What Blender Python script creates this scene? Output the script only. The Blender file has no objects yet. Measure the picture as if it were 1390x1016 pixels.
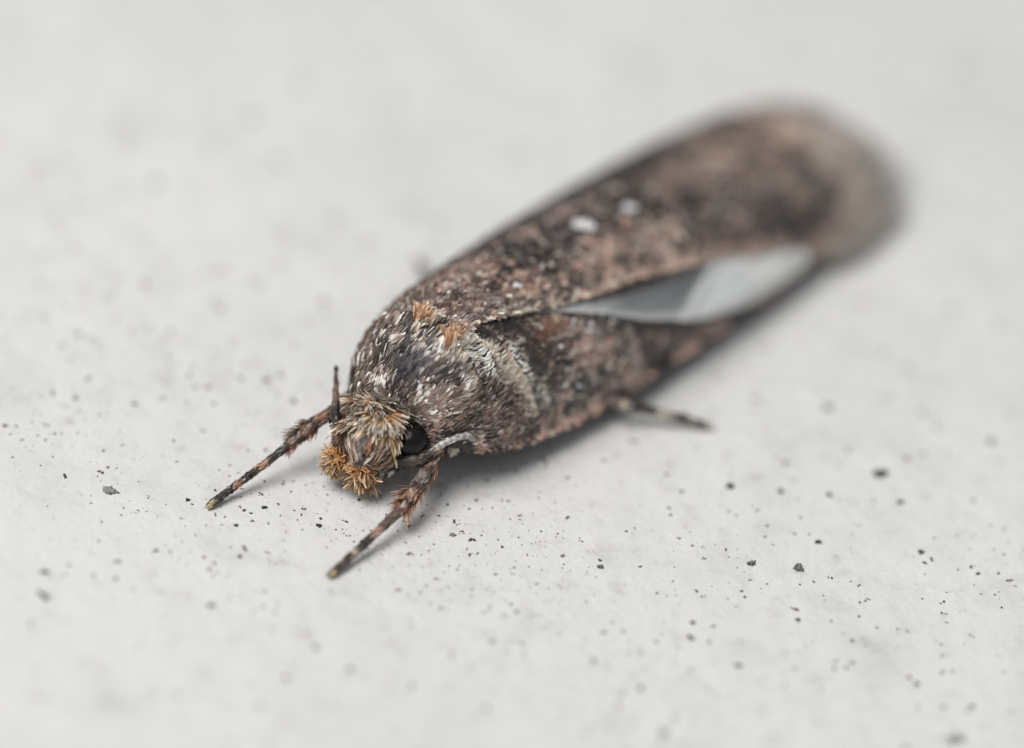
import bpy, math
import numpy as np

# ------------------------------------------------------------------ camera, light, exposure
# 1 Blender unit = 1 mm (macro subject)
sc = bpy.context.scene
sc.unit_settings.system = 'METRIC'
sc.unit_settings.scale_length = 0.001
ELEV, ROLL, DIST, HFOV = math.radians(38), math.radians(7.4), 94.0, math.radians(10)
FOCUS, APERTURE = 90.75, 6.6            # mm to the sharp plane, mm of pupil
cam_d = bpy.data.cameras.new('camera'); cam = bpy.data.objects.new('camera', cam_d)
sc.collection.objects.link(cam); sc.camera = cam
cam.location = (0, -DIST * math.cos(ELEV), DIST * math.sin(ELEV))
from mathutils import Matrix, Vector
fw = Vector((0, math.cos(ELEV), -math.sin(ELEV))); r0 = Vector((1, 0, 0)); u0 = r0.cross(fw)
Rv = math.cos(ROLL) * r0 + math.sin(ROLL) * u0; Uv = Rv.cross(fw)
cam.matrix_world = Matrix.Translation(cam.location) @ Matrix((Rv, Uv, -fw)).transposed().to_4x4()
cam_d.sensor_width = 36
cam_d.lens = 18 / math.tan(HFOV / 2)
cam_d.clip_start, cam_d.clip_end = 1, 2000
cam_d.dof.use_dof = True
cam_d.dof.focus_distance = FOCUS
cam_d.dof.aperture_fstop = cam_d.lens * 1e-3 / APERTURE
cam_d.dof.aperture_blades = 0

world = bpy.data.worlds.new('World'); sc.world = world; world.use_nodes = True
bg = world.node_tree.nodes['Background']
bg.inputs[0].default_value = (0.96, 0.98, 1.0, 1); bg.inputs[1].default_value = 0.30

def softbox(name, loc, target, size, power, col):
    d = bpy.data.lights.new(name, 'AREA'); d.shape = 'DISK'; d.size = size; d.energy = power; d.color = col
    o = bpy.data.objects.new(name, d); sc.collection.objects.link(o)
    o.location = loc
    o.rotation_euler = (Vector(target) - Vector(loc)).to_track_quat('-Z', 'Y').to_euler()
    return o
softbox('softbox', (-78, -42, 158), (2, 0, 0), 125, 3.45e5, (1, 0.985, 0.96))

sc.view_settings.view_transform = 'Standard'; sc.view_settings.look = 'None'
sc.view_settings.exposure = 0; sc.view_settings.gamma = 1
sc.render.engine = 'CYCLES'
sc.cycles.max_bounces = 6

# ------------------------------------------------------------------ helpers
rng = np.random.default_rng(11)
def V(*a): return np.array(a, float)
def unit(a): return a / np.maximum(np.linalg.norm(a, axis=-1, keepdims=True), 1e-9)
def sstep(a, b, x):
    t = np.clip((x - a) / (b - a), 0, 1); return t * t * (3 - 2 * t)
def mix(a, b, t):
    t = np.asarray(t)[..., None]; return np.asarray(a) * (1 - t) + np.asarray(b) * t
def _hash(i, j, seed):
    h = (i * 374761393 + j * 668265263 + seed * 974711) & 0xffffffff
    h = ((h ^ (h >> 13)) * 1274126177) & 0xffffffff
    return ((h ^ (h >> 16)) & 0xffff) / 65535.0
def noise(x, y, scale, seed=0):
    x = np.asarray(x) / scale + 1000; y = np.asarray(y) / scale + 1000
    i = np.floor(x).astype(np.int64); j = np.floor(y).astype(np.int64)
    u = x - i; v = y - j; u = u * u * (3 - 2 * u); v = v * v * (3 - 2 * v)
    a, b, c, d = _hash(i, j, seed), _hash(i + 1, j, seed), _hash(i, j + 1, seed), _hash(i + 1, j + 1, seed)
    return (a * (1 - u) + b * u) * (1 - v) + (c * (1 - u) + d * u) * v
def fbm(x, y, scale, seed=0):
    return (noise(x, y, scale, seed) * .55 + noise(x, y, scale * .5, seed + 5) * .3 + noise(x, y, scale * .25, seed + 9) * .15)

class MB:
    """collects quads with a colour per vertex; positions are (s toward tail, w toward the moth's left, z up)"""
    def __init__(self): self.v, self.f, self.c, self.n = [], [], [], 0
    def add(self, v, f, c):
        v = np.asarray(v, float).reshape(-1, 3)
        c = np.broadcast_to(np.asarray(c, float), (len(v), 3)) if np.asarray(c).ndim == 1 else np.asarray(c, float).reshape(-1, 3)
        self.v.append(v); self.c.append(c); self.f.append(np.asarray(f, np.int64).reshape(-1, 4) + self.n); self.n += len(v)
    def grid(self, P, C, closed=False):
        a, b = P.shape[:2]
        idx = np.arange(a * b).reshape(a, b)
        if closed: idx = np.concatenate([idx, idx[:, :1]], 1)
        q = np.stack([idx[:-1, :-1], idx[1:, :-1], idx[1:, 1:], idx[:-1, 1:]], -1)
        self.add(P.reshape(-1, 3), q.reshape(-1, 4), C if np.asarray(C).ndim == 1 else np.asarray(C).reshape(-1, 3))
    def tube(self, path, rad, col, n=12, flat=1.0):
        path = np.asarray(path, float); m = len(path)
        rad = np.broadcast_to(np.asarray(rad, float), (m,))
        t = unit(np.gradient(path, axis=0))
        ref = V(0, 0, 1) if abs(t[0][2]) < .9 else V(1, 0, 0)
        a = unit(np.cross(t, ref)); b = np.cross(t, a)
        th = np.linspace(0, 2 * np.pi, n, endpoint=False)
        P = path[:, None] + rad[:, None, None] * (np.cos(th)[None, :, None] * a[:, None] + flat * np.sin(th)[None, :, None] * b[:, None])
        P = np.concatenate([path[None, :1].repeat(n, 1).reshape(1, n, 3) + (P[:1] - path[0]) * .02, P, path[None, -1:].repeat(n, 1).reshape(1, n, 3) + (P[-1:] - path[-1]) * .02])
        col = np.asarray(col, float)
        if col.ndim == 1: C = col
        else:
            C = np.concatenate([col[:1], col, col[-1:]])[:, None].repeat(n, 1)
        self.grid(P, C, closed=True)
    def scales(self, pos, d, nrm, L, W, c0, c1, lift=.2, curl=.2, prof=(.35, .95, 1.0, .45), roll=.35, bend=0.0, cm=None):
        N = len(pos); rows = len(prof)
        d = unit(d); nrm = unit(nrm - (nrm * d).sum(-1, keepdims=True) * d)
        side = np.cross(nrm, d)
        L = np.broadcast_to(L, (N,)); W = np.broadcast_to(W, (N,)); lift = np.broadcast_to(lift, (N,)); curl = np.broadcast_to(curl, (N,))
        bnd = rng.normal(0, 1, N) * bend
        ro = rng.normal(0, roll, N)[:, None]
        sd = side * np.cos(ro) + nrm * np.sin(ro)
        pts, cols = [], []
        for k in range(rows):
            t = k / (rows - 1); an = (lift - curl * t)[:, None]
            p = pos + (L * t)[:, None] * (d * np.cos(an) + nrm * np.sin(an)) + side * (bnd * t * t * L)[:, None]
            hw = (W * prof[k] * .5)[:, None] * sd
            pts += [p - hw, p + hw]
            if cm is None: cc = np.asarray(c0) * (1 - t) + np.asarray(c1) * t
            elif t < .5: cc = np.asarray(c0) * (1 - 2 * t) + np.asarray(cm) * 2 * t
            else: cc = np.asarray(cm) * (2 - 2 * t) + np.asarray(c1) * (2 * t - 1)
            cols += [np.broadcast_to(cc, (N, 3))] * 2
        P = np.stack(pts, 1); C = np.stack(cols, 1)
        base = np.arange(N)[:, None] * (rows * 2)
        F = np.concatenate([base + np.array([2 * k, 2 * k + 1, 2 * k + 3, 2 * k + 2]) for k in range(rows - 1)])
        self.add(P, F, C)
    def build(self, name, mat, parent=None, flipy=True, smooth=True):
        v = np.concatenate(self.v).copy(); f = np.concatenate(self.f); c = np.concatenate(self.c)
        if flipy: v[:, 1] *= -1
        me = bpy.data.meshes.new(name)
        me.vertices.add(len(v)); me.vertices.foreach_set('co', v.astype(np.float32).ravel())
        me.loops.add(f.size); me.loops.foreach_set('vertex_index', f.astype(np.int32).ravel())
        me.polygons.add(len(f)); me.polygons.foreach_set('loop_start', np.arange(0, f.size, 4, dtype=np.int32))
        try: me.polygons.foreach_set('loop_total', np.full(len(f), 4, np.int32))
        except Exception: pass
        at = me.attributes.new('tint', 'FLOAT_COLOR', 'POINT')
        at.data.foreach_set('color', np.concatenate([np.clip(c, 0, 1), np.ones((len(c), 1))], 1).astype(np.float32).ravel())
        me.polygons.foreach_set('use_smooth', np.full(len(f), smooth))
        me.update(calc_edges=True)
        me.materials.append(mat)
        o = bpy.data.objects.new(name, me); sc.collection.objects.link(o)
        if parent is not None: o.parent = parent
        return o

def tint_mat(name, rough=.45, spec=.4, sheen=0.0, transl=0.0, coat=0.0):
    m = bpy.data.materials.new(name); m.use_nodes = True; nt = m.node_tree; b = nt.nodes['Principled BSDF']
    a = nt.nodes.new('ShaderNodeAttribute'); a.attribute_name = 'tint'
    nt.links.new(a.outputs['Color'], b.inputs['Base Color'])
    b.inputs['Roughness'].default_value = rough; b.inputs['Specular IOR Level'].default_value = spec
    b.inputs['Sheen Weight'].default_value = sheen
    b.inputs['Coat Weight'].default_value = coat
    if transl:
        t = nt.nodes.new('ShaderNodeBsdfTranslucent'); nt.links.new(a.outputs['Color'], t.inputs[0])
        mx = nt.nodes.new('ShaderNodeMixShader'); mx.inputs[0].default_value = transl
        nt.links.new(b.outputs[0], mx.inputs[1]); nt.links.new(t.outputs[0], mx.inputs[2])
        nt.links.new(mx.outputs[0], nt.nodes['Material Output'].inputs[0])
    return m
M_SCALE = tint_mat('wing scales', .32, .75)
M_HAIR = tint_mat('hair scales', .33, .65, transl=.12)
M_THORAX = tint_mat('thorax scales', .45, .42)
M_SKIN = tint_mat('cuticle', .55, .35)
M_SILVER = tint_mat('silver membrane', .28, .8, sheen=.2)

# ------------------------------------------------------------------ the painted surface
def wall_material():
    m = bpy.data.materials.new('white paint'); m.use_nodes = True; nt = m.node_tree; N = nt.nodes; Lk = nt.links
    b = N['Principled BSDF']; b.inputs['Roughness'].default_value = .62; b.inputs['Specular IOR Level'].default_value = .3
    tc = N.new('ShaderNodeTexCoord')
    def nz(scale, detail=4, rough=.55):
        n = N.new('ShaderNodeTexNoise'); n.inputs['Scale'].default_value = scale; n.inputs['Detail'].default_value = detail
        n.inputs['Roughness'].default_value = rough; Lk.new(tc.outputs['Object'], n.inputs['Vector']); return n
    def ramp(src, stops):
        r = N.new('ShaderNodeValToRGB'); e = r.color_ramp.elements
        e[0].position, e[0].color = stops[0][0], (*stops[0][1], 1)
        e[1].position, e[1].color = stops[-1][0], (*stops[-1][1], 1)
        for p, c in stops[1:-1]:
            x = e.new(p); x.color = (*c, 1)
        Lk.new(src, r.inputs[0]); return r
    def mul(a, bb):
        x = N.new('ShaderNodeMix'); x.data_type = 'RGBA'; x.blend_type = 'MULTIPLY'; x.inputs[0].default_value = 1
        Lk.new(a, x.inputs[6]); Lk.new(bb, x.inputs[7]); return x.outputs[2]
    big = ramp(nz(.16, 5).outputs[0], [(.3, (.665, .663, .658)), (.5, (.695, .693, .686)), (.7, (.715, .712, .702))])
    smudge = ramp(nz(.62, 6, .6).outputs[0], [(.50, (1, 1, 1)), (.62, (.945, .945, .937)), (.74, (.80, .80, .785))])
    fine = ramp(nz(5.5, 5, .65).outputs[0], [(.58, (1, 1, 1)), (.68, (.91, .905, .89)), (.80, (.60, .59, .56))])
    grain = ramp(nz(22, 3, .6).outputs[0], [(.3, (.955, .955, .955)), (.7, (1.0, 1.0, 1.0))])
    grime = ramp(nz(2.1, 4, .55).outputs[0], [(.56, (1, 1, 1)), (.66, (.93, .925, .91)), (.78, (.70, .69, .67))])
    c = mul(mul(mul(mul(big.outputs[0], smudge.outputs[0]), fine.outputs[0]), grain.outputs[0]), grime.outputs[0])
    Lk.new(c, b.inputs['Base Color'])
    b1 = N.new('ShaderNodeBump'); b1.inputs['Strength'].default_value = .35; b1.inputs['Distance'].default_value = .05
    Lk.new(nz(9, 5, .6).outputs[0], b1.inputs['Height'])
    b2 = N.new('ShaderNodeBump'); b2.inputs['Strength'].default_value = .5; b2.inputs['Distance'].default_value = .25
    Lk.new(nz(.7, 3, .5).outputs[0], b2.inputs['Height']); Lk.new(b1.outputs[0], b2.inputs['Normal'])
    Lk.new(b2.outputs[0], b.inputs['Normal'])
    return m
g = MB()
gx = np.linspace(-160, 160, 161); X, Y = np.meshgrid(gx, gx, indexing='ij')
g.grid(np.stack([X, Y, (fbm(X, Y, 6, 3) - .5) * .0], -1), V(.75, .75, .75))
ground = g.build('painted_surface', wall_material(), flipy=False); ground['kind'] = 'structure'
ground['label'] = 'off white painted surface dusted with dark specks'

# ------------------------------------------------------------------ the moth
HEAD = math.radians(55)
moth = bpy.data.objects.new('moth', None); sc.collection.objects.link(moth)
moth.location = (-2.31, -3.51, 0); moth.rotation_euler = (0, 0, HEAD)
moth['label'] = 'brown mottled moth with a silver wing patch resting on white surface'; moth['category'] = 'moth'

def curve(pts, n):
    """Catmull-Rom through the points"""
    p = np.asarray(pts, float); p = np.concatenate([[2 * p[0] - p[1]], p, [2 * p[-1] - p[-2]]])
    t = np.linspace(0, len(p) - 3 - 1e-6, n); i = t.astype(int); u = (t - i)[:, None]
    a, b, c, d = p[i], p[i + 1], p[i + 2], p[i + 3]
    return .5 * (2 * b + (c - a) * u + (2 * a - 5 * b + 4 * c - d) * u ** 2 + (3 * b - a - 3 * c + d) * u ** 3)

# --- wing roof surface: s = mm behind the face, q = -1 (right costa) .. 1 (left costa)
S_ = [1.0, 1.4, 1.8, 2.6, 3.6, 5.0, 6.5, 8.0, 9.5, 10.6, 11.4, 12.0, 12.45, 12.7]
AL = [1.0, 1.25, 1.42, 1.55, 1.66, 1.76, 1.76, 1.73, 1.69, 1.61, 1.5, 1.28, .95, .5]
AR = [.95, 1.2, 1.42, 1.70, 1.86, 1.97, 2.02, 2.02, 1.98, 1.86, 1.7, 1.4, 1.0, .5]
HH = [1.9, 2.25, 2.45, 2.52, 2.42, 2.28, 2.12, 1.93, 1.7, 1.5, 1.36, 1.2, 1.05, .95]
ZZ = [.9, .8, .65, .45, .38, .36, .36, .36, .38, .42, .48, .55, .62, .7]
from numpy import interp
_ss = np.linspace(S_[0], S_[-1], 200)
def smooth_tab(T):
    y = interp(_ss, S_, T); k = np.hanning(15); k /= k.sum()
    return np.convolve(np.pad(y, 7, mode='edge'), k, 'valid')
_AL, _AR, _HH, _ZZ = map(smooth_tab, (AL, AR, HH, ZZ))
def surf(s, q, off=0.0):
    s = np.asarray(s, float); q = np.asarray(q, float)
    a = np.where(q > 0, interp(s, _ss, _AL), interp(s, _ss, _AR))
    z0 = interp(s, _ss, _ZZ); h = interp(s, _ss, _HH)
    w = a * q
    z = z0 + (h - z0) * np.clip(1 - np.abs(q) ** 2.2, 0, 1) ** .62
    P = np.stack([s + 0 * q, w, z], -1)
    if np.any(off):
        P = P + surf_n(s, q) * np.asarray(off)[..., None]
    return P
def surf_t(s, q):
    return unit(surf(np.minimum(s + .02, 12.7), q) - surf(np.maximum(s - .02, 1), q))
def surf_n(s, q):
    qa = np.clip(q + .01, -1, 1); qb = np.clip(q - .01, -1, 1)
    return unit(np.cross(surf_t(s, q), surf(s, qa) - surf(s, qb)))
_chk = surf_n(V(5), V(0))[0]; NS = 1.0 if _chk[2] > 0 else -1.0
_sn = surf_n
def surf_n(s, q): return _sn(s, q) * NS

MS = [1.0, 1.6, 2.2, 2.8, 3.67, 4.5, 5.5, 6.7, 8.05, 8.9, 9.5, 9.8, 12.7]     # inner margin of the right forewing
MQ = [.30, .36, .29, .38, .48, .52, .57, .665, .78, .885, .975, 1.0, 1.0]
LS = [3.4, 4.0, 4.7, 5.3, 5.9, 6.4, 6.8, 7.6, 8.7, 9.6]                      # lower edge of the silver patch
LQ = [.46, .575, .70, .80, .875, .92, .95, .974, .984, .986]
def wob(s, seed, amp): return (fbm(s, s * 0 + seed, .5, seed) - .5) * amp
def marginR(s): return interp(s, MS, MQ) + wob(s, 3, .035)
def marginS(s): return interp(s, LS, LQ)

# --- colours of the scales
BROWN, TAN, DARK, WHITE = V(.10, .075, .068), V(.40, .295, .245), V(.026, .021, .021), V(.74, .73, .68)
PINK, BEIGE, MAUVE, CREAM, RUST, SLATE = V(.52, .32, .25), V(.46, .40, .35), V(.20, .17, .17), V(.62, .54, .44), V(.27, .105, .055), V(.045, .043, .048)
def wing_colour(s, q, right):
    w = np.arcsin(np.clip(q, -1, 1)) * 1.75
    hf = np.clip(1 - np.abs(q) ** 2.2, 0, 1) ** .62
    n = len(s); r = rng.random(n); r2 = rng.random(n)
    b1 = fbm(s, w, .8, 21); b2 = fbm(s, w, .34, 31); b3 = fbm(s, w, 1.1, 47); b4 = fbm(s, w, .16, 57)
    v = b1 * .35 + b2 * .35 + b4 * .2 + r * .10
    c = mix(BROWN, TAN, sstep(.455, .57, v))
    c = mix(c, MAUVE * 1.1, sstep(.50, .60, b3) * .65 * sstep(9.5, 7.5, s))
    c = mix(c, DARK, sstep(.50, .55, b2 * .5 + b4 * .42 + r2 * .08) * .93)
    c = mix(c, PINK, sstep(.56, .62, fbm(s, w, .26, 71)) * (r > .35) * .5)
    c = mix(c, CREAM, (rng.random(n) > .92) * .7)
    if right:
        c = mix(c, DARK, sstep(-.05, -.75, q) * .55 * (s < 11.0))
        c = mix(c, V(.17, .095, .068), sstep(3.8, 2.2, s) * .4 * (b2 > .45))
        c = mix(c, DARK, sstep(.48, .60, fbm(s, w, 1.3, 77)) * .6 * sstep(4.2, 5.4, s) * sstep(10.4, 9.4, s))
        c = mix(c, V(.46, .32, .26), np.exp(-(((s - 5.3) / .75) ** 2 + ((q - .34) / .15) ** 2)) * (b2 > .42) * .6)
        c = mix(c, V(.36, .27, .22), np.exp(-(((s - 8.4) / .9) ** 2 + ((q + .12) / .18) ** 2)) * .5)
        c = mix(c, V(.30, .235, .20), np.exp(-(((s - 9.3) / 1.1) ** 2 + ((q - .45) / .25) ** 2)) * (b2 > .45) * .5)
        c = mix(c, BEIGE, sstep(10.9, 12.6, s + q * 1.6 + (b1 - .5) * 2.2) * .7)
        for ds, dq, rad in ((5.58, -.07, .15), (6.6, .0, .115), (3.3, .17, .06)):
            dd = np.hypot(s - ds, (q - dq) * 1.95) * (1 + .35 * (r - .5))
            c = mix(c, DARK, sstep(rad * 3.2, rad * 1.3, dd) * .7)
            c = mix(c, V(.85, .85, .85) * 1.6, sstep(rad * 1.15, rad * .95, dd))
        edge = marginR(s) - q
        c = mix(c, CREAM, sstep(.04, .0, edge) * (s < 4.4) * (r2 > .6) * .6)
        c = mix(c, TAN * 1.2, sstep(.10, .02, edge) * (s > 4.2) * (b4 > .45) * .7)
    else:
        band = np.exp(-(((s - 2.5 - (q - .6) * .4) / .55) ** 2)) * sstep(.30, .55, hf + .5 * (b2 - .5))
        c = mix(c, mix(DARK, V(.075, .045, .035), r > .6), np.clip(band * 1.5, 0, 1) * .96)
        c = mix(c, V(.30, .14, .085), np.exp(-(((s - 3.4) / .45) ** 2 + ((q - .62) / .08) ** 2)) * .7)
        base = np.exp(-((s - 1.85 - (q - .37) * 2.0 + (b2 - .5) * .8) / .25) ** 2) * sstep(.99, .9, q)
        c = mix(c, mix(CREAM, V(.74, .68, .60), r), base * (r2 > .35) * .85)
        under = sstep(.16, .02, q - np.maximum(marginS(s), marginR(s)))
        c = mix(c, DARK, under * .5 * (s > 3.8))  # shade below the overlapping edge, painted into the scale colour
        ph = fbm(s, w * .6, .30, 205) * .8 + r2 * .2; cos = sstep(.20, .05, hf + (b4 - .5) * .25)
        c = mix(c, mix(mix(PINK, V(.42, .32, .28), r), DARK, sstep(.47, .53, ph)), cos * .85)
        c = mix(c, V(.66, .58, .50), (rng.random(n) > .93) * sstep(6, 4, s) * (1 - np.clip(band * 1.5, 0, 1)) * .9)
        c = mix(c, BEIGE, sstep(10.0, 11.2, s) * .8)
    g = .5 + 1.0 * rng.random(n) ** 1.2
    lum = c.mean(-1, keepdims=True)
    c = c * 1.02 - lum * .02
    return np.minimum(c.clip(0) * (lum / .16) ** .45 * g[:, None], .85)

def wing_sheet(mb, q0, q1, s0, s1, off, col, ns=150, nq=46, thick=.035):
    s = np.linspace(s0, s1, ns)[:, None] * np.ones((1, nq)); t = np.linspace(0, 1, nq)[None]
    a = q0(s[:, 0])[:, None]; b = q1(s[:, 0])[:, None]; q = np.sin(np.arcsin(np.clip(a, -1, 1)) * (1 - t) + np.arcsin(np.clip(b, -1, 1)) * t)
    top = surf(s, q, np.full(s.shape, off)); bot = surf(s, q, np.full(s.shape, off - thick))
    mb.grid(np.concatenate([top, bot[:, ::-1]], 1), col, closed=True)

def wing_scales(mb, n, q0, q1, s0, s1, off, right, L=.12, W=.072):
    s = rng.uniform(s0, s1, n); t = rng.random(n); q = np.sin(np.arcsin(np.clip(q0(s), -1, 1)) * (1 - t) + np.arcsin(np.clip(q1(s), -1, 1)) * t)
    # equal-area thinning: keep the steep flanks as dense as the ridge
    P = surf(s, q, np.full(n, off)); nr = surf_n(s, q); tg = surf_t(s, q)
    lat = np.cross(nr, tg)
    ang = rng.normal(0, .16, n) + .12 * q
    d = tg * np.cos(ang)[:, None] + lat * np.sin(ang)[:, None]
    c = wing_colour(s, q, right)
    big = 1 + .5 * rng.random(n)
    tip = c * (1.0 + .35 * rng.random(n))[:, None]
    mb.scales(P, d, nr, L * big, W * (.7 + .6 * rng.random(n)), c * .8, tip, lift=.06 + .24 * rng.random(n), curl=.12, prof=(.5, 1, .95, .5), roll=.28)

one = lambda v: (lambda s: np.full(np.shape(s), float(v)))
def costa(s): return 1.0 - .022 * (fbm(s, s * 0, .16, 8) > .52) * 1.0

# left forewing, lying under
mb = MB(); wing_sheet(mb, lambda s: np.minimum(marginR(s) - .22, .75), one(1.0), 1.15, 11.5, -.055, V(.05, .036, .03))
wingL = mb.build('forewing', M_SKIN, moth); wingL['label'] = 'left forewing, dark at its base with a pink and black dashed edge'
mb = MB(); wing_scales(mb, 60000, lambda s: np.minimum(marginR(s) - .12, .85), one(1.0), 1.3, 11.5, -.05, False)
# ragged scales projecting past the costa
n = 5200; s = rng.uniform(1.5, 11.9, n); q = np.ones(n)
P = surf(s, q - .004, np.full(n, -.06)); tg = surf_t(s, q)
c = wing_colour(s, q, False)
mb.scales(P + rng.normal(0, .02, (n, 3)), tg * .75 + V(0, .45, -.4) + rng.normal(0, .18, (n, 3)), np.tile(V(0, .6, .8), (n, 1)), .10 + .08 * rng.random(n), .05, c, c * 1.15, lift=0, curl=.1)
o = mb.build('wing_scales', M_SCALE, wingL); o['kind'] = 'stuff'

# silver hindwing patch showing between the forewings
mb = MB()
ns, nt_ = 260, 110
s = np.linspace(3.4, 9.55, ns)[:, None] * np.ones((1, nt_)); t = np.linspace(0, 1, nt_)[None] * np.ones((ns, 1))
qa = marginR(s[:, 0])[:, None] - .09; qb = np.maximum(marginS(s[:, 0]), marginR(s[:, 0]) - .01)[:, None] + wob(s[:, 0], 14, .02)[:, None]
q = qa + (qb - qa) * t
# crease runs from the lower edge at s=5.9 to the upper edge at s=8.0
cr = (s - (8.1 - 1.95 * t))
offs = .012 + .045 * t * np.exp(-(cr / .22) ** 2) + .10 * t ** 2 * sstep(4.0, 6.5, s) - .085 * sstep(-.1, -1.3, cr) * (1 - t) * 1.2 * (t < 2)
P = surf(s, q, offs)
streak = fbm(s * .5, q * 40, .7, 91) - .5; fine = rng.normal(0, .03, s.shape)
pale = mix(V(.80, .83, .82), V(.93, .94, .91), sstep(.35, .65, fbm(s, q * 4, .6, 6)))
grey = mix(V(.085, .092, .097), V(.22, .232, .24), sstep(.3, .95, t))
colr = mix(grey, pale, sstep(-.25, .02, cr))
colr = mix(colr, V(.62, .64, .65), sstep(5.3, 4.0, s) * .75)
colr = mix(colr, V(.30, .33, .34), np.exp(-((cr - .12) / .07) ** 2) * .6)
colr = mix(colr, V(.66, .67, .66), sstep(.86, .97, t) * .7)
vein = sum(np.exp(-((t - (.18 + .2 * k_) - .06 * np.sin(s * 1.3 + k_)) / .018) ** 2) for k_ in range(4))
colr = colr * (1 + streak * .6 + fine * 1.6 - vein * .13)[..., None]
colr = mix(colr, V(.06, .06, .058), sstep(.50, .62, fbm(s, t * .8, .22, 44)) * sstep(.93, 1, t + .0 * s) * (s > 6.5) * .9)
bot = P - surf_n(s, np.clip(q, -1, 1)) * .025
mb.grid(np.concatenate([P, bot[:, ::-1]], 1), np.concatenate([colr, colr[:, ::-1] * .6], 1), closed=True)
hind = mb.build('hindwing', M_SILVER, moth); hind['label'] = 'silver grey folded hindwing patch'
mb = MB()   # short silky cilia along its end
n = 1500; s = rng.uniform(7.4, 9.25, n); q = np.minimum(marginS(s), .99) - rng.random(n) * .05
P = surf(s, q, np.full(n, .05)); d = surf_t(s, q) * 1.0 + V(0, .5, -.5)
cc = mix(V(.62, .64, .62), V(.25, .26, .26), (rng.random(n) > .75) * .8)
mb.scales(P, d + rng.normal(0, .12, (n, 3)), surf_n(s, q), .12 + .16 * rng.random(n), .022, cc, cc * 1.05, lift=.05, curl=.25, prof=(.8, 1, .6, .1))
o = mb.build('cilia', M_HAIR, hind); o['kind'] = 'stuff'

# right forewing on top
mb = MB(); wing_sheet(mb, one(-1.0), lambda s: marginR(s), 1.15, 12.3, .02, V(.05, .036, .03), nq=70)
wingR = mb.build('forewing', M_SKIN, moth); wingR['label'] = 'right forewing with three white dots, folded over the back'
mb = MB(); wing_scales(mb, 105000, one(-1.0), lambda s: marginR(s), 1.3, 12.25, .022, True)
n = 5000; s = rng.uniform(1.9, 12.5, n); q = -np.ones(n); c = wing_colour(s, q, True)
mb.scales(surf(s, q + .004, np.full(n, .0)) + rng.normal(0, .02, (n, 3)), surf_t(s, q) * .75 + V(0, -.45, -.4) + rng.normal(0, .18, (n, 3)), np.tile(V(0, -.6, .8), (n, 1)), .10 + .08 * rng.random(n), .05, c, c * 1.1, lift=0, curl=.1)
n = 3600; s = rng.uniform(1.5, 9.0, n); q = marginR(s); c = wing_colour(s, q - .005, True)
mb.scales(surf(s, q - .012, np.full(n, .03)), surf_t(s, q) + V(0, .35, -.25) + rng.normal(0, .15, (n, 3)), surf_n(s, np.clip(q, -1, 1)), .11 + .07 * rng.random(n), .05, c * .9, c * 1.2, lift=.12, curl=.2)
o = mb.build('wing_scales', M_SCALE, wingR); o['kind'] = 'stuff'
# long fringe round the wing ends
for wing, sgn, n in ((wingR, -1, 1700), (wingL, 1, 2400)):
    mb = MB()
    if sgn < 0:
        tt = rng.random(n); q = -1 + 2.0 * tt; s = 12.2 - .0 * tt
        k = rng.random(n) < .4
        s = np.where(k, rng.uniform(11.2, 12.2, n), s); q = np.where(k, -1., q)
    else:
        k = rng.random(n) < .55
        s = np.where(k, rng.uniform(9.8, 11.5, n), 11.45); q = np.where(k, 1., rng.uniform(.2, 1, n))
    P = surf(s, q, np.full(n, -.03))
    d = surf_t(s, q) * .9 + np.stack([0 * s + .35, q * .55, -.12 + 0 * s], -1) + rng.normal(0, .12, (n, 3))
    cc = mix(V(.40, .365, .33), V(.22, .20, .185), rng.random(n)) * (.8 + .5 * rng.random(n))[:, None]
    cc = np.minimum(cc * 1.9, .8)
    mb.scales(P, d, np.tile(V(0, 0, 1), (n, 1)), .35 + .65 * rng.random(n), .026, cc * .8, cc * 1.1, lift=.05, curl=.25, prof=(.8, 1, .7, .15))
    o = mb.build('fringe', M_HAIR, wing); o['kind'] = 'stuff'

# --- body: head, thorax and abdomen as one skin
PIV = V(.60, .05, 0); YAW = math.radians(20)
def yaw(P, amount=1.0):
    """turn head points (s<.8) toward the moth's left"""
    P = np.asarray(P, float); k = sstep(.95, .6, P[..., 0]) * amount * YAW
    x = P[..., 0] - PIV[0]; y = P[..., 1] - PIV[1]
    c_, s_ = np.cos(k), np.sin(k)
    return np.stack([PIV[0] + x * c_ + y * s_, PIV[1] - x * s_ + y * c_, P[..., 2]], -1)
BS = V(-.02, .02, .12, .25, .42, .58, .72, .85, 1.0, 1.2, 1.5, 1.9, 2.4, 3.2, 4.5, 6, 7.5, 9, 10.2, 10.6)
BW = V(.02, .22, .38, .50, .56, .56, .60, .76, .93, 1.05, 1.17, 1.22, 1.2, 1.1, 1.0, .9, .8, .62, .35, .04)
BHh = V(.02, .20, .36, .46, .52, .53, .56, .66, .80, .92, 1.05, 1.12, 1.08, .95, .85, .75, .65, .5, .3, .04)
BZ = V(.80, .80, .84, .90, .95, 1.0, 1.06, 1.14, 1.22, 1.30, 1.38, 1.38, 1.3, 1.15, 1.05, .95, .85, .78, .72, .7)
def body(s, th, off=0.0):
    s = np.asarray(s, float); th = np.asarray(th, float)
    w = interp(s, BS, BW) + off; h = interp(s, BS, BHh) + off; z = interp(s, BS, BZ)
    P = np.stack([s + 0 * th, w * np.sin(th), z + h * np.cos(th)], -1)
    return yaw(P)
def body_t(s, th): return unit(body(s + .02, th) - body(s - .02, th))
def body_n(s, th):
    n_ = unit(np.cross(body_t(s, th), body(s, th + .02) - body(s, th - .02)))
    return n_ * np.where((n_ * (body(s, th, .1) - body(s, th))).sum(-1, keepdims=True) < 0, -1, 1)
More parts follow.
